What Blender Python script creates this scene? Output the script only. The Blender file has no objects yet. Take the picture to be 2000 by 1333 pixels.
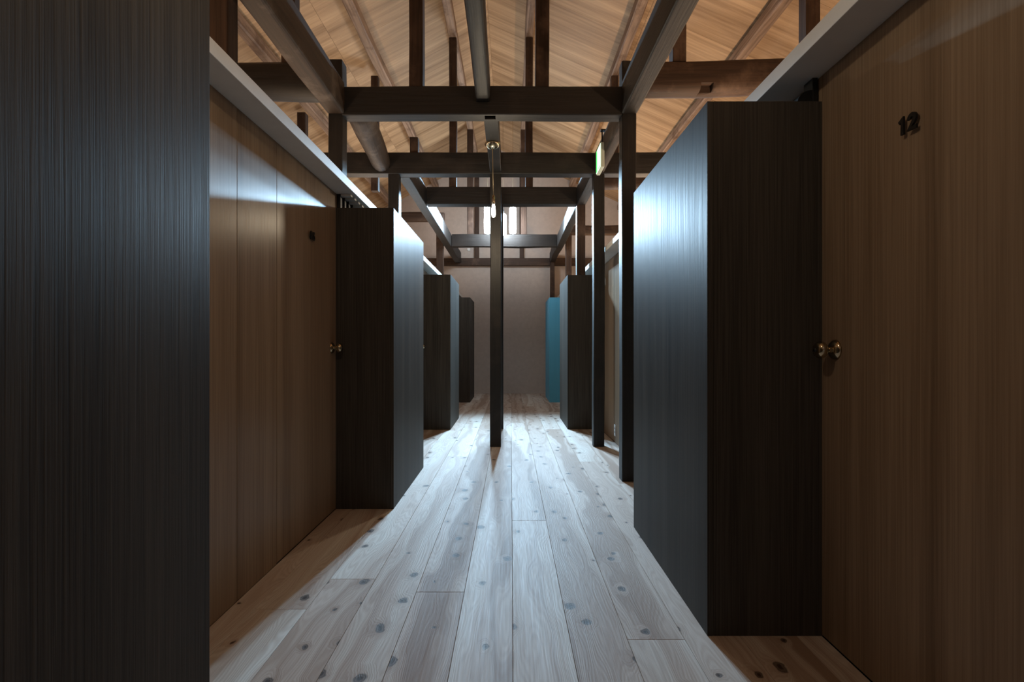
import bpy, bmesh, math, random
from mathutils import Vector, Matrix, noise

scene = bpy.context.scene
C = scene.collection

# ------------------------------------------------------------------ camera
cam_data = bpy.data.cameras.new('camera')
cam = bpy.data.objects.new('camera', cam_data)
C.objects.link(cam)
cam.location = (0, 0, 1.0)
cam.rotation_euler = (math.radians(90), 0, 0)
cam_data.sensor_width = 36.0
cam_data.lens = 18.0                 # 1000 px focal length at 2000 px width
cam_data.shift_x = 0.001
cam_data.shift_y = 0.00425
cam_data.clip_start = 0.02
scene.camera = cam

# ------------------------------------------------------------------ world, exposure
world = bpy.data.worlds.new('world')
scene.world = world
world.use_nodes = True
world.node_tree.nodes['Background'].inputs[0].default_value = (0.02, 0.022, 0.025, 1)
world.node_tree.nodes['Background'].inputs[1].default_value = 0.2
scene.view_settings.view_transform = 'Standard'
scene.view_settings.look = 'None'
scene.view_settings.gamma = 1.0
scene.view_settings.use_curve_mapping = False
scene.view_settings.exposure = 0.0
scene.cycles.max_bounces = 7
scene.cycles.diffuse_bounces = 4
scene.cycles.glossy_bounces = 3

# light levels of the lamps the place has (used by their builders below)
TUBE_SPOT_W = 740.0          # each hanging tube lamp, thrown down the corridor
TUBE_GLOW = 60.0             # visible glow of the tube itself
TUBE_COL = (0.46, 0.74, 1.0)
PENDANT_W = 19.0             # small warm bulb of the corded pendant
PENDANT_COL = (1.0, 0.82, 0.58)
NEAR_PENDANT_W = 11.0         # the next pendant of the row, overhead just above the frame
UPLIGHT_LEFT_W = 47.0       # warm linear uplights lying on top of the room ceilings
UPLIGHT_RIGHT_W = 98.0
UPLIGHT_COL = (1.0, 0.67, 0.40)

random.seed(7)

# ------------------------------------------------------------------ materials
def new_mat(name):
    m = bpy.data.materials.new(name)
    m.use_nodes = True
    nt = m.node_tree
    return m, nt, nt.nodes['Principled BSDF']

def N(nt, kind, **kw):
    n = nt.nodes.new(kind)
    for k, v in kw.items():
        if k.startswith('i_'):
            n.inputs[k[2:]].default_value = v
        else:
            setattr(n, k, v)
    return n

def L(nt, a, b):
    nt.links.new(a, b)

def math_node(nt, op, a, b=None, c=None, clamp=False):
    n = nt.nodes.new('ShaderNodeMath')
    n.operation = op
    n.use_clamp = clamp
    for i, v in enumerate((a, b, c)):
        if v is None:
            continue
        if isinstance(v, (int, float)):
            n.inputs[i].default_value = v
        else:
            nt.links.new(v, n.inputs[i])
    return n.outputs[0]

def vec_random(nt, scale=(1, 1, 1), offset=37.0, use_random=True):
    """object coordinates, shifted by a per-object random amount, then scaled"""
    tc = N(nt, 'ShaderNodeTexCoord')
    src = tc.outputs['Object']
    if use_random:
        oi = N(nt, 'ShaderNodeObjectInfo')
        r = math_node(nt, 'MULTIPLY', oi.outputs['Random'], offset)
        cx = N(nt, 'ShaderNodeCombineXYZ')
        for i in range(3):
            L(nt, r, cx.inputs[i])
        ad = N(nt, 'ShaderNodeVectorMath', operation='ADD')
        L(nt, src, ad.inputs[0]); L(nt, cx.outputs[0], ad.inputs[1])
        src = ad.outputs[0]
    mp = N(nt, 'ShaderNodeVectorMath', operation='MULTIPLY')
    L(nt, src, mp.inputs[0])
    mp.inputs[1].default_value = scale
    return mp.outputs[0]

def ramp(nt, fac, stops):
    r = N(nt, 'ShaderNodeValToRGB')
    e = r.color_ramp.elements
    while len(e) < len(stops):
        e.new(0.5)
    for i, (p, col) in enumerate(stops):
        e[i].position = p
        e[i].color = (*col, 1)
    L(nt, fac, r.inputs[0])
    return r.outputs[0]

def mix_col(nt, fac, a, b, blend='MIX'):
    m = N(nt, 'ShaderNodeMix', data_type='RGBA', blend_type=blend)
    if isinstance(fac, (int, float)):
        m.inputs[0].default_value = fac
    else:
        L(nt, fac, m.inputs[0])
    for idx, v in ((6, a), (7, b)):
        if isinstance(v, tuple):
            m.inputs[idx].default_value = (*v, 1)
        else:
            L(nt, v, m.inputs[idx])
    return m.outputs[2]

def noise_tex(nt, vec, scale, detail=4.0, rough=0.55, dist=0.0):
    n = N(nt, 'ShaderNodeTexNoise', i_Scale=scale, i_Detail=detail, i_Roughness=rough, i_Distortion=dist)
    L(nt, vec, n.inputs['Vector'])
    return n.outputs['Fac']

def bump(nt, height, strength, dist, bsdf):
    b = N(nt, 'ShaderNodeBump', i_Strength=strength, i_Distance=dist)
    L(nt, height, b.inputs['Height'])
    L(nt, b.outputs[0], bsdf.inputs['Normal'])

def grain_mat(name, axis, dark, light, rough=0.5, fine=70.0, stretch=0.035, bands=5.0, bump_s=0.25,
              contrast=0.5, spec=0.5, patches=None, rough_var=0.1, aniso=0.0):
    """straight-grained wood; axis = local axis the grain runs along"""
    m, nt, b = new_mat(name)
    s = [1, 1, 1]; s[axis] = stretch
    v = vec_random(nt, tuple(s))
    f = noise_tex(nt, v, fine, 5.0, 0.6)
    g = noise_tex(nt, v, bands, 3.0, 0.5, 0.3)
    h = math_node(nt, 'ADD', math_node(nt, 'MULTIPLY', f, contrast), math_node(nt, 'MULTIPLY', g, 1 - contrast))
    col = ramp(nt, h, [(0.34, dark), (0.66, light)])
    if patches:
        pv = vec_random(nt, (1, 1, 1), 11.0)
        p = noise_tex(nt, pv, 3.0, 5.0, 0.65)
        pf = ramp(nt, p, [(0.52, (0, 0, 0)), (0.7, (1, 1, 1))])
        col = mix_col(nt, pf, col, patches)
    L(nt, col, b.inputs['Base Color'])
    r = math_node(nt, 'ADD', math_node(nt, 'MULTIPLY', f, rough_var * 2), rough - rough_var)
    L(nt, r, b.inputs['Roughness'])
    b.inputs['Specular IOR Level'].default_value = spec
    bump(nt, f, bump_s, 0.004, b)
    if aniso:
        b.inputs['Anisotropic'].default_value = aniso
        tg = N(nt, 'ShaderNodeTangent', direction_type='RADIAL', axis='Z')
        L(nt, tg.outputs[0], b.inputs['Tangent'])
    return m

def plain_mat(name, col, rough=0.5, metallic=0.0, var=0.0, scale=20.0, spec=0.5, bump_s=0.0):
    m, nt, b = new_mat(name)
    v = vec_random(nt)
    n = noise_tex(nt, v, scale, 5.0, 0.6)
    c = ramp(nt, n, [(0.3, tuple(x * (1 - var) for x in col)), (0.7, tuple(min(1, x * (1 + var)) for x in col))])
    L(nt, c, b.inputs['Base Color'])
    b.inputs['Roughness'].default_value = rough
    b.inputs['Metallic'].default_value = metallic
    b.inputs['Specular IOR Level'].default_value = spec
    if bump_s:
        bump(nt, n, bump_s, 0.003, b)
    return m

def emit_mat(name, col, strength):
    m, nt, b = new_mat(name)
    b.inputs['Base Color'].default_value = (*col, 1)
    b.inputs['Emission Color'].default_value = (*col, 1)
    b.inputs['Emission Strength'].default_value = strength
    b.inputs['Roughness'].default_value = 0.3
    return m

def plank_mat(name):
    """knotty cedar floor board, grain along local X, width along local Y"""
    m, nt, b = new_mat(name)
    oi = N(nt, 'ShaderNodeObjectInfo')
    base = vec_random(nt, (1, 1, 1), 61.0)
    # knots: one candidate per voronoi cell, kept for some of the cells
    vor = N(nt, 'ShaderNodeTexVoronoi', i_Scale=6.0, i_Randomness=1.0)
    vor.voronoi_dimensions = '2D'
    sq = N(nt, 'ShaderNodeVectorMath', operation='MULTIPLY'); sq.inputs[1].default_value = (0.72, 1, 1)
    wob = N(nt, 'ShaderNodeTexNoise', i_Scale=22.0, i_Detail=3.0)
    L(nt, base, wob.inputs['Vector'])
    wv = N(nt, 'ShaderNodeVectorMath', operation='MULTIPLY_ADD')
    L(nt, wob.outputs['Color'], wv.inputs[0]); wv.inputs[1].default_value = (0.034, 0.030, 0)
    L(nt, base, wv.inputs[2])
    L(nt, wv.outputs[0], sq.inputs[0])
    L(nt, sq.outputs[0], vor.inputs['Vector'])
    sep = N(nt, 'ShaderNodeSeparateColor'); L(nt, vor.outputs['Color'], sep.inputs[0])
    kn = N(nt, 'ShaderNodeAttribute', attribute_type='OBJECT', attribute_name='knot_threshold')
    keep = math_node(nt, 'GREATER_THAN', sep.outputs[0], kn.outputs['Fac'])
    size = math_node(nt, 'MULTIPLY_ADD', sep.outputs[1], 0.10, 0.035)
    d = math_node(nt, 'DIVIDE', vor.outputs['Distance'], size)
    core = math_node(nt, 'MULTIPLY', keep, math_node(nt, 'SUBTRACT', 1.0, math_node(nt, 'SMOOTH_MIN', d, 1.0, 0.25), clamp=True))
    ring = math_node(nt, 'MULTIPLY', keep, math_node(nt, 'SUBTRACT', 1.0, math_node(nt, 'MULTIPLY', math_node(nt, 'ABSOLUTE', math_node(nt, 'SUBTRACT', d, 0.75)), 4.0), clamp=True))
    halo = math_node(nt, 'MULTIPLY', keep, math_node(nt, 'SUBTRACT', 1.0, math_node(nt, 'MULTIPLY', d, 0.36), clamp=True))
    # grain lines that bow round the knots
    sx = N(nt, 'ShaderNodeSeparateXYZ'); L(nt, base, sx.inputs[0])
    lowv = N(nt, 'ShaderNodeVectorMath', operation='MULTIPLY'); lowv.inputs[1].default_value = (0.9, 5.0, 1)
    L(nt, base, lowv.inputs[0])
    low = noise_tex(nt, lowv.outputs[0], 1.3, 2.0, 0.5)
    ph = math_node(nt, 'MULTIPLY_ADD', low, 0.34, sx.outputs[1])
    ph = math_node(nt, 'MULTIPLY_ADD', halo, 0.055, ph)
    lines = math_node(nt, 'SINE', math_node(nt, 'MULTIPLY', ph, 520.0))
    fv = N(nt, 'ShaderNodeVectorMath', operation='MULTIPLY'); fv.inputs[1].default_value = (0.03, 1, 1)
    L(nt, base, fv.inputs[0])
    fine = noise_tex(nt, fv.outputs[0], 160.0, 4.0, 0.6)
    band = noise_tex(nt, N_vec(nt, ph), 9.0, 2.0, 0.5)
    tone = math_node(nt, 'ADD', math_node(nt, 'MULTIPLY', band, 1.5), math_node(nt, 'MULTIPLY_ADD', oi.outputs['Random'], 0.3, -0.40))
    col = ramp(nt, tone, [(0.30, (0.70, 0.645, 0.58)), (0.52, (0.57, 0.465, 0.395)), (0.74, (0.33, 0.225, 0.165))])
    col = mix_col(nt, math_node(nt, 'MULTIPLY_ADD', lines, 0.14, 0.14), col, (0.30, 0.19, 0.13))
    col = mix_col(nt, math_node(nt, 'MULTIPLY', fine, 0.30), col, (0.33, 0.22, 0.15))
    col = mix_col(nt, math_node(nt, 'MULTIPLY', halo, 0.45), col, (0.27, 0.16, 0.10))
    col = mix_col(nt, math_node(nt, 'MULTIPLY', core, 1.5, clamp=True), col, (0.055, 0.032, 0.022))
    col = mix_col(nt, math_node(nt, 'MULTIPLY', ring, 0.8), col, (0.045, 0.028, 0.02))
    L(nt, col, b.inputs['Base Color'])
    L(nt, math_node(nt, 'MULTIPLY_ADD', fine, 0.2, 0.44), b.inputs['Roughness'])
    b.inputs['Specular IOR Level'].default_value = 0.28
    hgt = math_node(nt, 'ADD', math_node(nt, 'MULTIPLY', lines, 0.12), math_node(nt, 'ADD', fine, math_node(nt, 'MULTIPLY', core, -0.8)))
    bump(nt, hgt, 0.22, 0.003, b)
    return m

def N_vec(nt, y):
    c = N(nt, 'ShaderNodeCombineXYZ'); L(nt, y, c.inputs[1])
    return c.outputs[0]

M = {}
M['timber'] = grain_mat('old_dark_timber', 0, (0.006, 0.0054, 0.005), (0.020, 0.0170, 0.0155), 0.55, 55, 0.04, 4, 0.6, 0.55, 0.45, (0.027, 0.0215, 0.019))
M['timber_brown'] = grain_mat('old_brown_timber', 0, (0.020, 0.0115, 0.008), (0.074, 0.043, 0.029), 0.65, 50, 0.04, 4, 0.6, 0.55, 0.3, (0.11, 0.07, 0.05))
M['log'] = grain_mat('weathered_log', 0, (0.016, 0.011, 0.008), (0.085, 0.058, 0.043), 0.6, 45, 0.05, 3, 0.9, 0.5, 0.35, (0.15, 0.12, 0.10))
M['purlin'] = grain_mat('purlin_wood', 0, (0.10, 0.06, 0.04), (0.50, 0.345, 0.245), 0.65, 45, 0.04, 4, 0.8, 0.55, 0.3, (0.13, 0.075, 0.047))
M['ply'] = grain_mat('roof_plywood', 0, (0.27, 0.160, 0.080), (0.63, 0.425, 0.25), 0.6, 30, 0.05, 5, 0.1, 0.4, 0.3)
M['closet'] = grain_mat('charcoal_stained_wood', 2, (0.028, 0.0242, 0.0205), (0.087, 0.075, 0.062), 0.55, 170, 0.012, 9, 0.14, 0.62, 0.15, None, 0.16, 0.4)
M['closet_blue'] = grain_mat('blue_painted_wood', 2, (0.10, 0.40, 0.60), (0.125, 0.46, 0.68), 0.5, 120, 0.02, 7, 0.10, 0.5, 0.3)
M['veneer'] = grain_mat('brown_veneer', 2, (0.185, 0.124, 0.080), (0.37, 0.268, 0.183), 0.35, 150, 0.012, 8, 0.05, 0.5, 0.13, None, 0.06, 0.5)
M['white'] = plain_mat('white_painted_board', (0.80, 0.78, 0.74), 0.55, 0, 0.04, 8)
M['plaster'] = plain_mat('earth_plaster', (0.52, 0.445, 0.395), 0.9, 0, 0.06, 14, 0.2, 0.25)
M['plain_ceiling'] = plain_mat('dark_room_lining', (0.25, 0.2, 0.15), 0.8, 0, 0.1)
M['gap'] = plain_mat('dark_joint', (0.02, 0.014, 0.01), 0.9, 0, 0.1)
M['brass'] = plain_mat('aged_brass', (0.52, 0.44, 0.30), 0.16, 1.0, 0.08)
M['black'] = plain_mat('black_metal', (0.008, 0.008, 0.008), 0.45, 0, 0.1)
M['plate'] = plain_mat('white_plastic', (0.75, 0.74, 0.70), 0.45, 0, 0.02)
M['cord'] = plain_mat('cord_fabric', (0.42, 0.34, 0.22), 0.6, 0, 0.1)
M['sign_body'] = plain_mat('sign_housing', (0.62, 0.68, 0.58), 0.5, 0, 0.03)
M['sign_face'] = emit_mat('sign_lit_white', (0.66, 1.0, 0.68), 1.5)
M['sign_green'] = emit_mat('sign_lit_green', (0.10, 0.75, 0.16), 1.6)
M['tube'] = emit_mat('lit_tube', (0.82, 0.92, 1.0), TUBE_GLOW)
M['bulb'] = emit_mat('lit_bulb', (1.0, 0.93, 0.82), 18.0)
M['strip'] = emit_mat('warm_strip', (1.0, 0.72, 0.42), 1.0)
M['plank'] = plank_mat('knotty_cedar_board')
# ------------------------------------------------------------------ mesh helpers
def link(o, parent=None):
    C.objects.link(o)
    if parent is not None:
        o.parent = parent
    return o

def tag(o, label, cat, group=None):
    o['label'] = label
    o['category'] = cat
    if group:
        o['group'] = group
    return o

def structure(o, label=None):
    o['kind'] = 'structure'
    if label:
        o['label'] = label
    return o

def empty(name, loc):
    o = bpy.data.objects.new(name, None)
    o.empty_display_size = 0.05
    o.location = loc
    C.objects.link(o)
    return o

def box_mesh(name, dims, org=(0, 0, 0)):
    """box from org to org+dims in local space"""
    me = bpy.data.meshes.new(name)
    x0, y0, z0 = org
    x1, y1, z1 = (org[i] + dims[i] for i in range(3))
    v = [(x0, y0, z0), (x1, y0, z0), (x1, y1, z0), (x0, y1, z0), (x0, y0, z1), (x1, y0, z1), (x1, y1, z1), (x0, y1, z1)]
    f = [(0, 3, 2, 1), (4, 5, 6, 7), (0, 1, 5, 4), (1, 2, 6, 5), (2, 3, 7, 6), (3, 0, 4, 7)]
    me.from_pydata(v, [], f)
    return me

def bevel(o, w, seg=2):
    md = o.modifiers.new('bevel', 'BEVEL')
    md.width = w
    md.segments = seg
    md.limit_method = 'ANGLE'
    return o

def box(name, lo, hi, mat, parent=None, bev=0.0, origin=None):
    """world-space box lo..hi; origin at bottom centre (or given)"""
    lo = Vector(lo); hi = Vector(hi)
    if origin is None:
        origin = Vector(((lo.x + hi.x) / 2, (lo.y + hi.y) / 2, lo.z))
    origin = Vector(origin)
    me = box_mesh(name, hi - lo, lo - origin)
    me.materials.append(mat)
    o = bpy.data.objects.new(name, me)
    p = parent.location if parent is not None else Vector((0, 0, 0))
    o.location = origin - p
    link(o, parent)
    if bev:
        bevel(o, bev)
    return o

def lathe(name, prof, mat, axis=(0, 0, 1), seg=28, loc=(0, 0, 0), parent=None, smooth=True):
    """prof: list of (radius, height) revolved about axis"""
    bm = bmesh.new()
    ax = Vector(axis).normalized()
    q = Vector((0, 0, 1)).rotation_difference(ax)
    rings = []
    for r, h in prof:
        if r < 1e-6:
            rings.append([bm.verts.new(q @ Vector((0, 0, h)))])
        else:
            rings.append([bm.verts.new(q @ Vector((r * math.cos(2 * math.pi * i / seg), r * math.sin(2 * math.pi * i / seg), h))) for i in range(seg)])
    for a, b in zip(rings, rings[1:]):
        for i in range(seg):
            j = (i + 1) % seg
            if len(a) == 1 and len(b) == 1:
                continue
            if len(a) == 1:
                bm.faces.new((a[0], b[j], b[i]))
            elif len(b) == 1:
                bm.faces.new((a[i], a[j], b[0]))
            else:
                bm.faces.new((a[i], a[j], b[j], b[i]))
    bmesh.ops.recalc_face_normals(bm, faces=bm.faces)
    me = bpy.data.meshes.new(name)
    bm.to_mesh(me); bm.free()
    if smooth:
        for p in me.polygons:
            p.use_smooth = True
    me.materials.append(mat)
    o = bpy.data.objects.new(name, me)
    o.location = loc
    return link(o, parent)

def tube_path(name, pts, r, mat, parent=None, loc=(0, 0, 0), seg=8):
    bm = bmesh.new()
    pts = [Vector(p) for p in pts]
    rings = []
    for k, p in enumerate(pts):
        d = (pts[min(k + 1, len(pts) - 1)] - pts[max(k - 1, 0)]).normalized()
        u = d.orthogonal().normalized(); w = d.cross(u)
        rings.append([bm.verts.new(p + r * (math.cos(2 * math.pi * i / seg) * u + math.sin(2 * math.pi * i / seg) * w)) for i in range(seg)])
    for a, b in zip(rings, rings[1:]):
        for i in range(seg):
            bm.faces.new((a[i], a[(i + 1) % seg], b[(i + 1) % seg], b[i]))
    bm.faces.new(rings[0][::-1]); bm.faces.new(rings[-1])
    bmesh.ops.recalc_face_normals(bm, faces=bm.faces)
    me = bpy.data.meshes.new(name)
    bm.to_mesh(me); bm.free()
    for p in me.polygons:
        p.use_smooth = True
    me.materials.append(mat)
    o = bpy.data.objects.new(name, me); o.location = loc
    return link(o, parent)

def timber(name, a, b, w, h, mat, seed=0, chamfer=0.006, wob=0.003, roundness=0.0, taper=(1.0, 1.0), sag=0.0, bow=0.0,
           flat_ends=True, step=0.12):
    """a squared (or rounded) hand-hewn timber from a to b (centre line), grain along local X.
    w = size across (horizontal), h = size upright (or along world Y for posts)."""
    a = Vector(a); b = Vector(b)
    d = b - a
    ln = d.length
    x = d.normalized()
    up = Vector((0, 1, 0)) if abs(x.z) > 0.9 else Vector((0, 0, 1))
    y = up.cross(x).normalized()
    z = x.cross(y)
    prof = []
    if roundness >= 1.0:
        n = 18
        for i in range(n):
            t = 2 * math.pi * i / n
            prof.append((math.cos(t) * 0.5, math.sin(t) * 0.5))
    else:
        c = chamfer
        k = 4 if roundness > 0 else 2
        rr = max(c, roundness * min(w, h) * 0.5)
        for sx, sy, a0 in ((1, 1, 0), (-1, 1, 90), (-1, -1, 180), (1, -1, 270)):
            for i in range(k):
                t = math.radians(a0 + 90 * i / (k - 1))
                prof.append(((sx * (w / 2 - rr) + rr * math.cos(t)) / w, (sy * (h / 2 - rr) + rr * math.sin(t)) / h))
    n = max(2, int(ln / step) + 1)
    bm = bmesh.new()
    rings = []
    for i in range(n + 1):
        t = i / n
        s = taper[0] + (taper[1] - taper[0]) * t
        ring = []
        for j, (py, pz) in enumerate(prof):
            q = Vector((i * ln / n * 1.7 + seed * 13.7, py * 2.2, pz * 2.2))
            k = noise.noise(q) * 0.65 + noise.noise(q * 3.1) * 0.35
            k2 = noise.noise(q + Vector((0, 31, 7)))
            env = min(1.0, 4 * t, 4 * (1 - t)) if flat_ends else 1.0
            wy = noise.noise(Vector((t * ln * 0.7, seed * 3.3, 5))) * wob * 2 * env
            wz = noise.noise(Vector((t * ln * 0.7, seed * 3.3, 15))) * wob * 2 * env
            yy = py * w * s + math.copysign(1, py) * k * wob + wy + bow * math.sin(math.pi * t)
            zz = pz * h * s + math.copysign(1, pz) * k2 * wob + wz - sag * math.sin(math.pi * t)
            ring.append(bm.verts.new((t * ln, yy, zz)))
        rings.append(ring)
    m = len(prof)
    for r0, r1 in zip(rings, rings[1:]):
        for j in range(m):
            bm.faces.new((r0[j], r0[(j + 1) % m], r1[(j + 1) % m], r1[j]))
    bm.faces.new(rings[0][::-1]); bm.faces.new(rings[-1])
    bmesh.ops.recalc_face_normals(bm, faces=bm.faces)
    me = bpy.data.meshes.new(name)
    bm.to_mesh(me); bm.free()
    if roundness > 0.3:
        for p in me.polygons:
            p.use_smooth = len(p.vertices) == 4
    me.materials.append(mat)
    o = bpy.data.objects.new(name, me)
    C.objects.link(o)
    o.matrix_world = Matrix((x, y, z)).transposed().to_4x4()
    o.location = a
    return o

def digit_mesh(name, ch, size, depth, mat):
    """heavy rounded numeral: one mitred stroke, extruded"""
    def arc(cx, cy, rx, ry, a0, a1, n):
        return [(cx + rx * math.cos(math.radians(a0 + (a1 - a0) * i / n)), cy + ry * math.sin(math.radians(a0 + (a1 - a0) * i / n))) for i in range(n + 1)]
    closed = False
    w = 0.23
    if ch == '1':
        pts = [(-0.22, 0.24), (0.02, 0.40), (0.02, -0.5)]
    elif ch == '2':
        pts = arc(0.0, 0.19, 0.21, 0.20, 190, -20, 12) + [(0.10, -0.05), (-0.2, -0.385), (0.33, -0.385)]
    elif ch == '0':
        pts = arc(0, 0, 0.20, 0.39, 0, 345, 23); closed = True
    else:   # 6
        pts = arc(0.06, 0.10, 0.25, 0.29, 55, 180, 8) + arc(0.0, -0.18, 0.20, 0.21, 180, 530, 18)
    P = [Vector((a, b, 0)) for a, b in pts]
    n = len(P)
    left, right = [], []
    for i, p in enumerate(P):
        a = P[(i - 1) % n] if (closed or i > 0) else p
        b = P[(i + 1) % n] if (closed or i < n - 1) else p
        d0 = (p - a).normalized() if (p - a).length > 1e-9 else (b - p).normalized()
        d1 = (b - p).normalized() if (b - p).length > 1e-9 else d0
        n0 = Vector((-d0.y, d0.x, 0)); n1 = Vector((-d1.y, d1.x, 0))
        mt = (n0 + n1).normalized() if (n0 + n1).length > 1e-6 else n0
        k = min(1.6, 1 / max(0.3, mt.dot(n1))) * w / 2
        left.append(p + mt * k); right.append(p - mt * k)
    bm = bmesh.new()
    lay = []
    for z in (-depth / 2, depth / 2):
        lay.append([[bm.verts.new((q.x * size, q.y * size, z)) for q in seq] for seq in (left, right)])
    rng = range(n) if closed else range(n - 1)
    for i in rng:
        j = (i + 1) % n
        bm.faces.new((lay[1][0][i], lay[1][1][i], lay[1][1][j], lay[1][0][j]))
        bm.faces.new((lay[0][0][j], lay[0][1][j], lay[0][1][i], lay[0][0][i]))
        for sd in (0, 1):
            bm.faces.new((lay[0][sd][i], lay[0][sd][j], lay[1][sd][j], lay[1][sd][i]))
    if not closed:
        for i in (0, n - 1):
            bm.faces.new((lay[0][0][i], lay[0][1][i], lay[1][1][i], lay[1][0][i]))
    bmesh.ops.recalc_face_normals(bm, faces=bm.faces)
    me = bpy.data.meshes.new(name)
    bm.to_mesh(me); bm.free()
    me.materials.append(mat)
    return me

# ------------------------------------------------------------------ key measures (metres)
XL, XR = -1.07, 1.07            # room walls left and right of the corridor
FL, FR = -0.716, 0.675          # corridor faces of the closets
YB, YF = 10.62, -2.6            # far plaster wall, wall behind the camera
WALL_H = 1.93
SLAB_T = 0.052
EL, ER = -0.955, 0.935          # edges of the white boards
OUT = 3.3                       # outer walls of the building
CLOSET_H = 1.84

# ------------------------------------------------------------------ floor with boards
floor = box('floor', (-OUT, YF, -0.06), (OUT, YB, -0.022), M['gap'])
structure(floor, 'floor of wide pale knotty cedar boards')
W0, WB = 0.006, 0.195
joints = {-6: [0.9, 4.1, 7.4], -5: [-1.0, 1.94, 5.4, 8.6], -4: [-1.4, 2.19, 6.0, 9.3], -3: [0.9, 4.6, 8.0],
          -2: [-1.7, 2.075, 5.75, 9.1], -1: [1.05, 5.35, 8.9], 0: [-0.7, 2.92, 6.6], 1: [0.8, 5.2, 8.4],
          2: [-1.8, 1.74, 6.1, 9.4], 3: [-0.3, 4.4, 7.7], 4: [0.6, 3.7, 7.0], 5: [1.1, 4.9, 8.2]}
rnd = random.Random(3)
for k in range(-6, 6):
    xa = max(W0 + k * WB, XL); xb = min(W0 + (k + 1) * WB, XR)
    ys = [YF] + joints[k] + [YB]
    for ya, yb in zip(ys, ys[1:]):
        g = 0.0006
        ln, wd = yb - ya - 2 * g, xb - xa - 2 * g
        me = box_mesh('floor_board', (ln, wd, 0.022), (0, -wd / 2, -0.022))
        me.materials.append(M['plank'])
        o = bpy.data.objects.new('floor_board', me)
        o.rotation_euler = (0, 0, math.pi / 2)
        o.location = Vector(((xa + xb) / 2, ya + g, rnd.uniform(-0.0004, 0.0))) - floor.location
        o['knot_threshold'] = {1: 0.22, 2: 0.18, 3: 0.42}.get(k, rnd.uniform(0.38, 0.7))
        link(o, floor)
        bevel(o, 0.0008, 1)

# ------------------------------------------------------------------ plaster walls, outer shell
structure(box('wall_back', (-OUT, YB, 0), (OUT, YB + 0.12, 5.4), M['plaster']), 'beige grey plaster wall closing the corridor')
structure(box('wall_rear', (-OUT, YF - 0.12, 0), (OUT, YF, 5.4), M['plaster']))
structure(box('wall_outer_left', (-OUT - 0.12, YF, 0), (-OUT, YB, 4.4), M['plaster']))
structure(box('wall_outer_right', (OUT, YF, 0), (OUT + 0.12, YB, 4.4), M['plaster']))

# ------------------------------------------------------------------ roof sheathing
PUR = {'outer_left': (-2.41, 3.80), 'mid_left': (-1.545, 4.24), 'inner_left': (-0.70, 4.70),
       'inner_right': (0.22, 4.70), 'mid_right': (1.25, 4.24), 'outer_right': (2.25, 3.80)}
RIDGE = (-0.279, 5.08)
SL, SR = 0.526, 0.443
ceiling = empty('ceiling', (RIDGE[0], 0, RIDGE[1]))
structure(ceiling, 'sloping plywood underside of the gabled roof')
def roof_z(x):
    return RIDGE[1] - (SL * (RIDGE[0] - x) if x < RIDGE[0] else SR * (x - RIDGE[0]))
sheet_cache = {}
for side in (-1, 1):
    s = SL if side < 0 else SR
    ang = math.atan(s)
    run_total = (OUT + (RIDGE[0] if side < 0 else -RIDGE[0])) / math.cos(ang) + 0.05
    u = 0.0
    while u < run_total - 0.05:
        ln = min(1.82, run_total - u)
        v = YF + (0.0 if int(round(u / 1.82)) % 2 == 0 else -0.455)
        while v < YB:
            v0, v1 = max(v, YF), min(v + 0.91, YB)
            if v1 - v0 > 0.02:
                key = (round(ln, 3), round(v1 - v0, 3))
                if key not in sheet_cache:
                    me = box_mesh('plywood_sheet', (ln - 0.002, v1 - v0 - 0.002, 0.012), (0.001, 0.001, 0))
                    me.materials.append(M['ply'])
                    sheet_cache[key] = me
                o = bpy.data.objects.new('plywood_sheet', sheet_cache[key])
                link(o, ceiling)
                if side > 0:
                    o.rotation_euler = (0, ang, 0)
                    o.location = (u * math.cos(ang), v0, -u * math.sin(ang))
                else:
                    o.rotation_euler = (0, ang, math.pi)
                    o.location = (-u * math.cos(ang), v1, -u * math.sin(ang))
            v += 0.91
        u += 1.82
# outer roof skin above the sheets keeps the light in
for side in (-1, 1):
    s = SL if side < 0 else SR
    x1 = side * (OUT + 0.12)
    me = bpy.data.meshes.new('roof_skin')
    z0, z1 = RIDGE[1] + 0.02, roof_z(x1) + 0.02
    vs = [(RIDGE[0], YF - .1, z0), (RIDGE[0], YB + .1, z0), (x1, YB + .1, z1), (x1, YF - .1, z1)]
    vs += [(a, b_, c + 0.03) for a, b_, c in vs]
    me.from_pydata([tuple(Vector(v) - ceiling.location) for v in vs], [], [(0, 1, 2, 3), (7, 6, 5, 4), (0, 4, 5, 1), (1, 5, 6, 2), (2, 6, 7, 3), (3, 7, 4, 0)])
    me.materials.append(M['gap'])
    link(bpy.data.objects.new('roof_skin', me), ceiling)

# ------------------------------------------------------------------ white boards on top of the room walls
t1 = box('trim_1', (-OUT, YF, WALL_H), (EL, YB, WALL_H + SLAB_T), M['white'], bev=0.002)
structure(t1, 'white painted board edge above the left rooms')
t2 = box('trim_2', (ER, YF, WALL_H), (OUT, YB, WALL_H + SLAB_T), M['white'], bev=0.002)
structure(t2, 'white painted board edge above the right rooms')

# ------------------------------------------------------------------ room walls: veneer panels and flush doors
LEFT_NEAR = [(0.2, 1.217), (3.125, 4.19), (6.06, 7.05), (8.95, 9.98)]
RIGHT_NEAR = [(-1.15, -0.09), (1.76, 2.817), (6.10, 7.08), (8.97, 10.0)]
DOOR_W, SIDE_W = 0.785, 0.34

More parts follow.
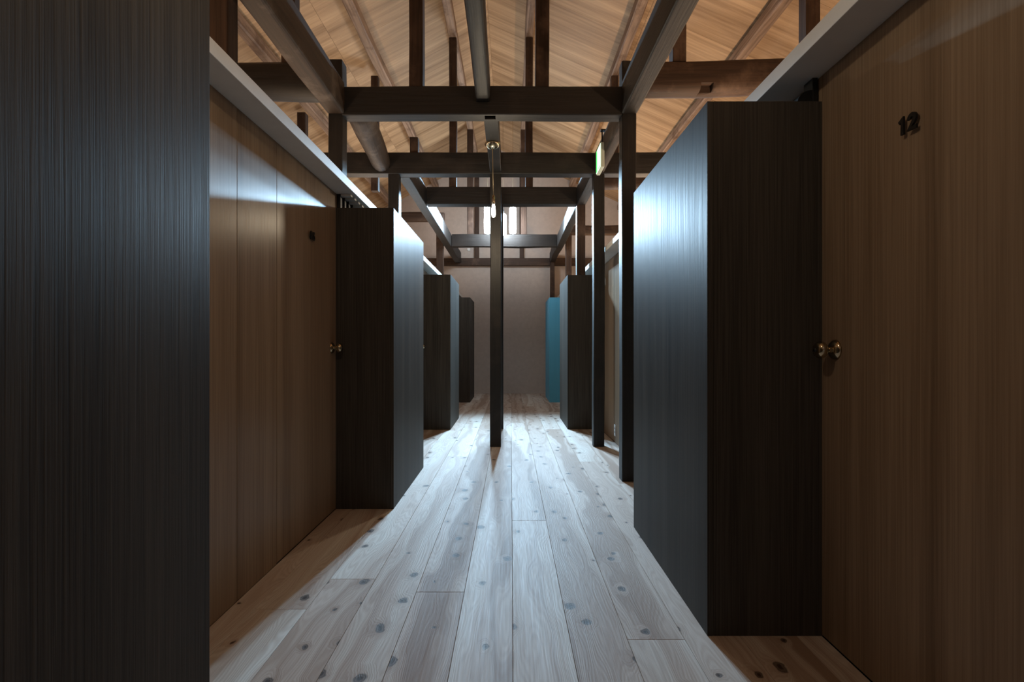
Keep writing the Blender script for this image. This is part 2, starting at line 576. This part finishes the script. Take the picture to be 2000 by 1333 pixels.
wall_left = structure(box('wall_left', (XL - 0.06, YF, 0), (XL - 0.031, YB, WALL_H), M['gap']), 'brown veneer wall along the left rooms')
wall_right = structure(box('wall_right', (XR + 0.031, YF, 0), (XR + 0.06, YB, WALL_H), M['gap']), 'brown veneer wall along the right rooms')

def panel(side, y0, y1, z1=WALL_H):
    par = wall_left if side < 0 else wall_right
    g = 0.0015
    x0, x1 = (XL - 0.03, XL) if side < 0 else (XR, XR + 0.03)
    return box('wall_panel', (x0, y0 + g, 0.0), (x1, y1 - g, z1 - 0.001), M['veneer'], par, 0.001)

def knob(door, side, y, z):
    """brass knob: rose on the door, neck and turned ball"""
    wx = XL if side < 0 else XR
    ax = (1, 0, 0) if side < 0 else (-1, 0, 0)
    rose = lathe('door_knob', [(0, 0.066), (0.012, 0.0655), (0.022, 0.062), (0.0275, 0.055), (0.029, 0.047), (0.026, 0.039), (0.018, 0.032),
                               (0.0115, 0.027), (0.0105, 0.018), (0.013, 0.013)], M['brass'], ax, 32, Vector((wx, y, z)) - door.location, door)
    rose['label'] = 'turned brass door knob'
    lathe('knob_rose', [(0.0125, 0.016), (0.020, 0.014), (0.028, 0.009), (0.033, 0.004), (0.034, 0.0), (0, 0)], M['brass'], ax, 32, (0, 0, 0), rose)
    lathe('key_button', [(0, 0.070), (0.006, 0.0695), (0.007, 0.066), (0.007, 0.0645)], M['black'], ax, 16, (0, 0, 0), rose)

door_no = [0]
def door(side, y0, y1, digits=None, knob_at=None, label=None):
    door_no[0] += 1
    g = 0.0015
    x0, x1 = (XL - 0.03, XL) if side < 0 else (XR, XR + 0.03)
    d = box('door_%d' % door_no[0], (x0, y0 + g, 0.004), (x1, y1 - g, WALL_H - 0.001), M['veneer'], None, 0.001)
    structure(d, label)
    if knob_at:
        knob(d, side, knob_at, 0.985)
    if digits:
        yc = (y0 + y1) / 2
        for i, ch in enumerate(digits):
            me = digit_mesh('number_digit', ch, 0.046, 0.006, M['black'])
            o = bpy.data.objects.new('number_digit', me)
            off = (i - 0.5) * 0.034
            if side > 0:
                o.matrix_world = Matrix(((0, 0, -1), (-1, 0, 0), (0, 1, 0))).to_4x4()
                loc = Vector((XR - 0.011, yc - off, 1.592))
            else:
                o.matrix_world = Matrix(((0, 0, 1), (1, 0, 0), (0, 1, 0))).to_4x4()
                loc = Vector((XL + 0.011, yc + off, 1.585))
            o.location = loc - d.location
            link(o, d)
            o['label'] = 'black raised digit ' + ch
    return d

def module(side, blocks, skip=()):
    prev = YF
    for i, (a, b) in enumerate(blocks):
        p0 = a - DOOR_W - SIDE_W
        if p0 > prev + 0.05:
            n = 1 if p0 - prev < 1.4 else 2
            for q in range(n):
                panel(side, prev + (p0 - prev) * q / n, prev + (p0 - prev) * (q + 1) / n)
        else:
            p0 = prev
        if a - DOOR_W > p0 + 0.02:
            panel(side, p0, a - DOOR_W)
        dig = {(-1, 1): '06', (1, 1): '12'}.get((side, i))
        lab = {(-1, 1): 'brown veneer room door numbered 06 with brass knob', (1, 1): 'brown veneer room door numbered 12 with brass knob'}.get((side, i))
        door(side, max(a - DOOR_W, prev), a, dig, a - 0.07 if a > 1 else None, lab or 'flush brown veneer room door beside a closet')
        panel(side, a, b)
        prev = b
    if YB - prev > 0.02:
        panel(side, prev, YB)
module(-1, LEFT_NEAR)
module(1, RIGHT_NEAR)

# ------------------------------------------------------------------ closets that step into the corridor
def closet(side, a, b, mat, label):
    f = FL if side < 0 else FR
    w = XL if side < 0 else XR
    root = empty('closet', ((f + w) / 2, (a + b) / 2, 0))
    t = 0.021
    s = 1 if side > 0 else -1
    def bx(name, xa, xb, ya, yb, za, zb):
        return box(name, (min(xa, xb), ya, za), (max(xa, xb), yb, zb), mat, root, 0.0012)
    bx('side_panel', f, f + s * t, a, b, 0, CLOSET_H)
    bx('end_panel', f + s * (t + .0003), w - s * 0.001, a, a + t, 0, CLOSET_H)
    bx('end_panel', f + s * (t + .0003), w - s * 0.001, b - t, b, 0, CLOSET_H)
    bx('top_panel', f + s * (t + .0003), w - s * 0.001, a + t + .0003, b - t - .0003, CLOSET_H - t, CLOSET_H - 0.0005)
    tag(root, label, 'closet', 'closets stepping out from the room walls')
    return root
closet(-1, *LEFT_NEAR[0], M['closet'], 'charcoal closet filling the left edge of the picture')
closet(-1, *LEFT_NEAR[1], M['closet'], 'charcoal closet beside the brown door numbered 06')
closet(-1, *LEFT_NEAR[2], M['closet'], 'third charcoal closet along the left wall, with a closet before and behind it')
closet(-1, *LEFT_NEAR[3], M['closet'], 'small-looking charcoal closet on the left nearest the plaster wall')
closet(1, *RIGHT_NEAR[1], M['closet'], 'large charcoal closet beside the brown door numbered 12')
closet(1, *RIGHT_NEAR[2], M['closet'], 'charcoal closet on the right just in front of the blue one')
closet(1, *RIGHT_NEAR[3], M['closet_blue'], 'turquoise blue closet at the far end on the right')

# slatted vent between the closet by door 06 and the white board
vent = empty('slatted_vent', (-1.0, 3.6, CLOSET_H))
for i in range(13):
    y = 3.142 + i * 0.0805
    box('vent_slat', (-1.045, y, 1.917), (-0.984, y + 0.036, 1.9295), M['white'], vent, 0.001)
    box('vent_bar', (-1.0685, y, CLOSET_H + .0005), (-1.046, y + 0.03, 1.9295), M['black'], vent, 0.001)
tag(vent, 'row of pale slats and black bars on the closet by door 06', 'vent')

# black bracket on the closet by door 12
br = empty('closet_bracket', (1.03, 1.80, CLOSET_H))
box('bracket_upright', (1.046, 1.775, CLOSET_H), (1.064, 1.83, 1.9295), M['black'], br, 0.002)
bm = bmesh.new()
pr = [(0.0, 0.0)] + [(0.052 * math.cos(math.radians(t)), 0.046 * math.sin(math.radians(t))) for t in range(0, 91, 10)]
front = [bm.verts.new((1.045 - p[0] - 1.03, -0.025, p[1])) for p in pr]
backv = [bm.verts.new((1.045 - p[0] - 1.03, 0.03, p[1])) for p in pr]
bm.faces.new(front); bm.faces.new(backv[::-1])
for i in range(len(pr)):
    j = (i + 1) % len(pr)
    bm.faces.new((front[i], backv[i], backv[j], front[j]))
bmesh.ops.recalc_face_normals(bm, faces=bm.faces)
me = bpy.data.meshes.new('bracket_foot'); bm.to_mesh(me); bm.free(); me.materials.append(M['black'])
link(bpy.data.objects.new('bracket_foot', me), br)
box('bracket_base', (0.965, 1.772, CLOSET_H), (1.046, 1.775, CLOSET_H + 0.002), M['black'], br)
tag(br, 'small black bracket on top of the closet by door 12', 'bracket')

# ------------------------------------------------------------------ timber frame
TIE_B, TIE_T = 2.69, 2.90
tb, tt = TIE_B, TIE_T
zc = (tb + tt) / 2
seed = [1]
def T(name, a, b, w, h, mat, label, cat, **kw):
    seed[0] += 1
    o = timber(name, a, b, w, h, M[mat], seed[0], **kw)
    tag(o, label, cat)
    return o

def post(x0, x1, y0, y1, z0, z1, label, mat='timber', name='timber_post', cat='post', **kw):
    return T(name, ((x0 + x1) / 2, (y0 + y1) / 2, z0), ((x0 + x1) / 2, (y0 + y1) / 2, z1), x1 - x0, y1 - y0, mat, label, cat, **kw)

def add_mortise(target, lo, hi):
    """cut an old joint socket into a timber (real hole, boolean applied to the mesh)"""
    cutter = box('mortise_cutter', lo, hi, M['gap'])
    md = target.modifiers.new('mortise', 'BOOLEAN')
    md.operation = 'DIFFERENCE'
    md.solver = 'EXACT'
    md.object = cutter
    bpy.context.view_layer.update()
    dg = bpy.context.evaluated_depsgraph_get()
    me = bpy.data.meshes.new_from_object(target.evaluated_get(dg))
    target.modifiers.clear()
    target.data = me
    bpy.data.objects.remove(cutter)

SLAB_TOP = WALL_H + SLAB_T
Y1, Y2, Y3, Y4 = 3.75, 5.03, 6.13, 8.75
TW = 0.125
# tie beams
tie1 = T('tie_beam', (-1.238, Y1 + TW / 2, zc), (0.813, Y1 + TW / 2, zc), TW, tt - tb, 'timber', 'thick dark tie beam across the corridor, highest and nearest in the picture', 'beam')
tie2 = T('tie_beam', (-2.9, Y2 + TW / 2, zc), (2.9, Y2 + TW / 2, zc), TW, tt - tb, 'timber', 'long dark tie beam right behind the green exit sign', 'beam')
tie3 = T('tie_beam', (-1.012, Y3 + TW / 2, zc), (0.785, Y3 + TW / 2, zc), TW, tt - tb, 'timber', 'dark tie beam just above the glowing tube lamps', 'beam')
tie4 = T('tie_beam', (-1.012, Y4 + TW / 2, zc), (0.785, Y4 + TW / 2, zc), TW, tt - tb, 'timber', 'dark tie beam just below the glowing tube lamps', 'beam', wob=0.008)
tie5 = T('tie_beam', (-2.9, YB - 0.072, 2.715), (2.9, YB - 0.072, 2.715), 0.13, 0.15, 'timber_brown', 'brown timber plate running along the far plaster wall', 'beam')

# lengthwise beams
T('long_beam', (-1.27, -2.5, 2.815), (-1.285, Y1 - 0.004, 2.815), 0.135, 0.235, 'log', 'rounded weathered beam running overhead on the left towards the camera', 'beam', roundness=0.3, wob=0.006)
T('long_beam', (0.868, -2.5, 2.815), (0.868, Y1 - 0.004, 2.815), 0.115, 0.235, 'timber', 'square dark beam running overhead on the right towards the camera', 'beam', roundness=0.2)
T('long_beam', (-0.19, -2.5, 2.88), (-0.205, Y1 - 0.006, 2.86), 0.105, 0.16, 'timber', 'dark middle beam running overhead into the nearest tie beam', 'beam', roundness=0.4, bow=-0.02, wob=0.006)
T('long_beam', (-0.15, Y1 + TW + .005, 2.78), (-0.15, Y2 - .005, 2.78), 0.11, 0.16, 'timber', 'short middle beam that carries the brass lamp rose', 'beam')
T('log_beam', (-1.165, Y1 + TW + .01, 2.82), (-1.275, Y2 - .01, 2.80), 0.205, 0.21, 'log', 'crooked weathered log between the two nearest tie beams on the left', 'beam', roundness=1.0, wob=0.010, taper=(1.0, 0.92), sag=0.015)
T('long_beam', (0.872, Y1 + .12, 2.80), (0.872, Y2 - .005, 2.80), 0.10, 0.2, 'log', 'weathered beam behind the green exit sign on the right', 'beam', roundness=0.5, wob=0.008)
T('long_beam', (-1.08, Y2 + TW + .005, 2.795), (-1.08, Y4 + TW, 2.795), 0.12, 0.21, 'timber', 'long squared beam on the left beside the glowing tube lamps', 'beam', wob=0.006)
T('long_beam', (0.845, Y2 + TW + .005, 2.795), (0.845, Y4 + TW, 2.795), 0.11, 0.21, 'timber', 'long squared beam on the right beside the glowing tube lamps', 'beam', wob=0.006)
T('long_beam', (-1.08, Y4 + TW + .005, 2.795), (-1.08, YB - .14, 2.795), 0.12, 0.21, 'timber', 'last short beam on the left that meets the far wall', 'beam')
T('long_beam', (0.845, Y4 + TW + .005, 2.795), (0.845, YB - .14, 2.795), 0.11, 0.21, 'timber', 'last short beam on the right that meets the far wall', 'beam', wob=0.012)

# cross logs over the rooms
T('log_beam', (-1.35, Y1 + .06, 2.945), (-3.1, Y1 + .06, 2.96), 0.20, 0.25, 'timber', 'split dark log over the left rooms at the nearest tie beam', 'beam', roundness=0.8, wob=0.012)
rl = T('log_beam', (0.926, Y1 + .06, 2.975), (3.1, Y1 + .06, 2.99), 0.17, 0.225, 'timber_brown', 'brown log with worn underside over the right rooms', 'beam', roundness=0.55, wob=0.010)
T('log_beam', (0.905, Y3 + .06, 2.99), (3.1, Y3 + .06, 2.99), 0.15, 0.2, 'timber_brown', 'second brown log over the right rooms, seen under the first', 'beam', roundness=0.5, wob=0.010)
T('log_beam', (-1.145, Y4 + .06, 3.20), (-3.1, Y4 + .06, 3.22), 0.14, 0.16, 'timber_brown', 'brown log over the far left rooms', 'beam', roundness=0.5, wob=0.008)
T('log_beam', (0.905, Y4 + .06, 2.985), (3.1, Y4 + .06, 2.985), 0.14, 0.16, 'timber_brown', 'brown log over the far right rooms', 'beam', roundness=0.5, wob=0.008)

# posts
post(-0.207, -0.098, Y2 + .005, Y2 + .115, 0, tb, 'dark post standing alone in the middle of the corridor floor')
post(-0.197, -0.092, Y3 + .005, Y3 + .11, 0, tb, 'dark post hidden close behind the middle corridor post')
post(0.815, 0.92, Y1 + .005, Y1 + .115, 0, 3.09, 'dark post next to the large closet by door 12')
post(0.813, 0.921, Y2 + .005, Y2 + .115, 0, tb, 'dark post between the nearest right post and the far right closets')
post(-1.345, -1.240, Y1 + .005, Y1 + .115, SLAB_TOP, 3.10, 'dark post rising behind the white board on the left')
post(-1.21, -1.105, Y2 + .008, Y2 + .113, SLAB_TOP, tb, 'dark post over the closet by door 06')
post(0.79, 0.893, Y3 + .01, Y3 + .11, CLOSET_H, tb, 'post rising from the closet in front of the blue one', 'timber_brown')
post(0.94, 1.04, Y4 + .01, Y4 + .11, SLAB_TOP, 2.9, 'brown post above the far right rooms', 'timber_brown')
post(0.80, 0.885, YB - .24, YB - .145, CLOSET_H if False else 0, 2.69, 'slim post in the far right corner behind the blue closet', 'timber_brown')
post(-1.28, -1.16, Y4 + .01, Y4 + .11, SLAB_TOP, 3.10, 'brown post above the far left closets', 'timber_brown')
post(-1.49, -1.385, 2.50, 2.60, SLAB_TOP, 4.235, 'tall brown post rising next to the nearest left closet', 'timber_brown')

# struts carrying the purlins
ST = 0.1
def strut(x, y, z0, z1, label, w=ST, mat='timber_brown'):
    return post(x - w / 2, x + w / 2, y, y + w, z0, z1, label, mat, 'roof_strut', 'strut')
pz = {k: v[1] for k, v in PUR.items()}
strut(-0.70, Y1 + .012, tt, pz['inner_left'], 'tall strut on the nearest tie beam left of the middle beam')
strut(0.23, Y1 + .012, tt, pz['inner_right'], 'tall strut on the nearest tie beam right of the middle beam')
strut(-1.64, Y1 + .01, 3.075, pz['mid_left'], 'strut standing on the split dark log at the left')
strut(1.24, Y1 + .01, 3.09, pz['mid_right'], 'strut on the brown right log beside the overhead beam')
strut(2.232, Y1 + .03, 3.10, pz['outer_right'], 'strut on the brown right log with a lit left face', 0.105)
strut(-0.96, Y2 + .03, tt, 3.06, 'short stub post on the second tie beam', 0.08)
for nm, yy, w, tx in (('third', Y3, 0.088, ('above the glowing lamps',)), ('fourth', Y4, 0.10, ('level with the glowing lamps',))):
    strut(-0.70, yy + .015, tt, pz['inner_left'], 'strut on the %s tie beam, left of the middle post' % nm, w)
    strut(0.22, yy + .015, tt, pz['inner_right'], 'strut on the %s tie beam, right of the middle post' % nm, w)
strut(-1.64, Y3 + .015, 2.86, pz['mid_left'], 'thin strut behind the left end of the nearest tie beam', 0.085)
strut(-2.52, Y3 + .015, SLAB_TOP, pz['outer_left'], 'strut seen over the white board on the left', 0.1)
strut(1.25, Y3 + .015, 3.085, pz['mid_right'], 'strut on the second brown log over the right rooms', 0.09)
strut(-0.70, YB - .12, 2.79, pz['inner_left'], 'strut against the far plaster wall, left', 0.085)
strut(0.22, YB - .12, 2.79, pz['inner_right'], 'strut against the far plaster wall, right', 0.085)

# purlins
pl = {'outer_left': 'lowest purlin along the left roof slope', 'mid_left': 'middle purlin along the left roof slope', 'inner_left': 'purlin left of the ridge',
      'inner_right': 'purlin right of the ridge', 'mid_right': 'middle purlin along the right roof slope', 'outer_right': 'lowest purlin along the right roof slope'}
for k, (x, z) in PUR.items():
    T('roof_purlin', (x, YF + .02, z + 0.058), (x, YB - .02, z + 0.058), 0.10, 0.115, 'purlin', 'pale worn ' + pl[k], 'purlin', wob=0.007, chamfer=0.012, step=0.16)

# old mortise sockets
bpy.context.view_layer.update()
add_mortise(rl, (1.385, Y1 - .06, 2.80), (1.475, Y1 + .035, 2.915))
add_mortise(tie1, (-0.195, Y1 + .025, tb - .05), (-0.115, Y1 + .085, tb + .06))

# ------------------------------------------------------------------ hanging tube lamps (lit)
def spot(name, parent, loc, target, watts, angle, blend, radius, col):
    ld = bpy.data.lights.new(name, 'SPOT')
    ld.energy = watts
    ld.spot_size = math.radians(angle)
    ld.spot_blend = blend
    ld.shadow_soft_size = radius
    ld.color = col
    o = bpy.data.objects.new(name, ld)
    C.objects.link(o)
    o.parent = parent
    o.location = loc
    d = Vector(target) - Vector(loc)
    o.rotation_euler = d.to_track_quat('-Z', 'Y').to_euler()
    return o

YLAMP = 8.45
def tube_lamp(x, y, z0, z1, lab, r=0.058):
    root = empty('tube_lamp', (x, y, z0))
    h = z1 - z0
    lathe('glass_tube', [(0, 0), (r * 0.7, 0.006), (r, 0.025), (r, h - 0.03), (r * 0.8, h - 0.005), (0, h)], M['tube'], loc=(0, 0, 0), parent=root)
    lathe('socket_cap', [(0, h + 0.085), (0.012, h + 0.08), (0.022, h + 0.06), (0.024, h - 0.002), (0, h - 0.002)], M['black'], loc=(0, 0, 0), parent=root)
    top = roof_z(x) - 0.004 - z0
    tube_path('cord', [(0, 0, h + 0.08), (0, 0, top)], 0.003, M['cord'], root)
    tag(root, lab, 'lamp', 'hanging tube lamps over the corridor')
    return root
for x, y, z0, z1, lab in ((-0.385, YLAMP, 2.84, 3.30, 'lit hanging tube lamp left of the middle post'),
                      (-0.135, YLAMP + .12, 2.84, 3.20, 'lit hanging tube lamp half hidden behind the middle post'),
                      (0.030, YLAMP, 2.84, 3.28, 'lit hanging tube lamp right of the middle post')):
    root = tube_lamp(x, y, z0, z1, lab)
    spot('lamp_light', root, (0, -0.09, (z1 - z0) * 0.5), (0.0 - x * 0.5, -4.5, -2.1), TUBE_SPOT_W, 98, 1.0, 0.05, TUBE_COL)

# ------------------------------------------------------------------ small corded pendants with brass roses
def pendant(x, y, z, cord, watts, label):
    pend = empty('pendant_lamp', (x, y, z))
    lathe('ceiling_rose', [(0, 0.0), (0.062, 0.0), (0.066, -0.006), (0.064, -0.016), (0.052, -0.034), (0.034, -0.046), (0.014, -0.052), (0, -0.053)], M['brass'], parent=pend)
    e = -0.05 - cord
    tube_path('cord', [(0, 0, -0.05), (0.003, 0, -0.05 - cord * 0.5), (0.008, 0, e)], 0.0035, M['cord'], pend)
    lathe('lamp_socket', [(0, e + .015), (0.008, e + .01), (0.013, e - .005), (0.014, e - .06), (0.011, e - .065), (0, e - .065)], M['brass'], loc=(0.008, 0, 0), parent=pend)
    lathe('tubular_bulb', [(0.010, e - .062), (0.013, e - .08), (0.017, e - .11), (0.017, e - .15), (0.012, e - .17), (0, e - .175)], M['bulb'], loc=(0.008, 0, 0), parent=pend)
    ld = bpy.data.lights.new('pendant_light', 'POINT')
    ld.energy = watts; ld.color = PENDANT_COL; ld.shadow_soft_size = 0.035
    lo = bpy.data.objects.new('pendant_light', ld); C.objects.link(lo); lo.parent = pend; lo.location = (0.008, 0, e - 0.22)
    tag(pend, label, 'lamp', 'corded pendants under the middle beam')
    return pend
pendant(-0.155, 4.30, 2.70, 0.40, PENDANT_W, 'thin corded pendant bulb hanging from a round brass ceiling rose')
pendant(-0.195, 0.85, 2.785, 0.20, NEAR_PENDANT_W, 'short pendant bulb overhead beside the nearest closets')

# ------------------------------------------------------------------ green exit sign
es = empty('exit_sign', (0.80, 4.61, 2.55))
SX = 0.79
box('sign_housing', (SX, 4.50, 2.57), (SX + 0.032, 4.73, 2.79), M['sign_body'], es, 0.004)
face = box('sign_face', (SX - 0.004, 4.508, 2.578), (SX, 4.722, 2.782), M['sign_face'], es, 0.001)
# running figure and doorway on the lit face (green on white)
def green(lo, hi):
    o = box('sign_pictogram', lo, hi, M['sign_green'], face)
    o.location = o.location - es.location
    return o
gx0, gx1 = SX - 0.0052, SX - 0.004
green((gx0, 4.665, 2.585), (gx1, 4.718, 2.775))
green((gx0, 4.512, 2.582), (gx1, 4.60, 2.592))
rodz = 2.905
for yy in (4.54,):
    o = tube_path('hanger_rod', [(SX + 0.018 - 0.80, yy - 4.61, 0.24), (SX + 0.018 - 0.80, yy - 4.61, rodz - 2.55)], 0.006, M['black'], es)
box('hanger_plate', (SX + 0.005, 4.52, 2.9), (SX + 0.09, 4.56, 2.912), M['black'], es)
tag(es, 'small lit green and white exit sign hung under the right beam', 'sign')

# ------------------------------------------------------------------ small fittings
bxd = box('wall_detector', (-0.905, YB - 0.03, 2.955), (-0.845, YB - 0.001, 3.015), M['plate'], None, 0.006)
tag(bxd, 'tiny white square box high on the far wall', 'detector')
so = empty('power_socket', (XR, 5.25, 0.12))
box('socket_plate', (XR - 0.008, 5.215, 0.07), (XR, 5.285, 0.185), M['plate'], so, 0.003)
for dz in (0.105, 0.145):
    box('socket_slot', (XR - 0.0088, 5.238, dz), (XR - 0.0075, 5.262, dz + 0.012), M['black'], so)
tag(so, 'white wall socket low on the right wall between two posts', 'socket')

# ------------------------------------------------------------------ warm linear uplights lying on the room ceilings
def uplight(x, y0, y1, watts, tilt, label):
    root = empty('linear_uplight', (x, (y0 + y1) / 2, SLAB_TOP))
    ln = y1 - y0
    box('light_channel', (x - 0.03, y0, SLAB_TOP), (x + 0.03, y1, SLAB_TOP + 0.02), M['plate'], root, 0.003)
    box('light_strip', (x - 0.018, y0 + .02, SLAB_TOP + .02), (x + 0.018, y1 - .02, SLAB_TOP + .026), M['strip'], root)
    ld = bpy.data.lights.new('uplight_glow', 'AREA')
    ld.shape = 'RECTANGLE'
    ld.size = 0.06; ld.size_y = ln - 0.05
    ld.energy = watts
    ld.color = UPLIGHT_COL
    lo = bpy.data.objects.new('uplight_glow', ld)
    C.objects.link(lo)
    lo.parent = root
    lo.location = (0, 0, 0.035)
    lo.rotation_euler = (math.pi, tilt, 0)
    tag(root, label, 'light')
    return root
uplight(-1.75, -2.2, 9.6, UPLIGHT_LEFT_W, 0.0, 'warm strip light lying on the white board over the left rooms')
uplight(1.65, -2.2, 9.6, UPLIGHT_RIGHT_W, 0.0, 'warm strip light lying on the white board over the right rooms')
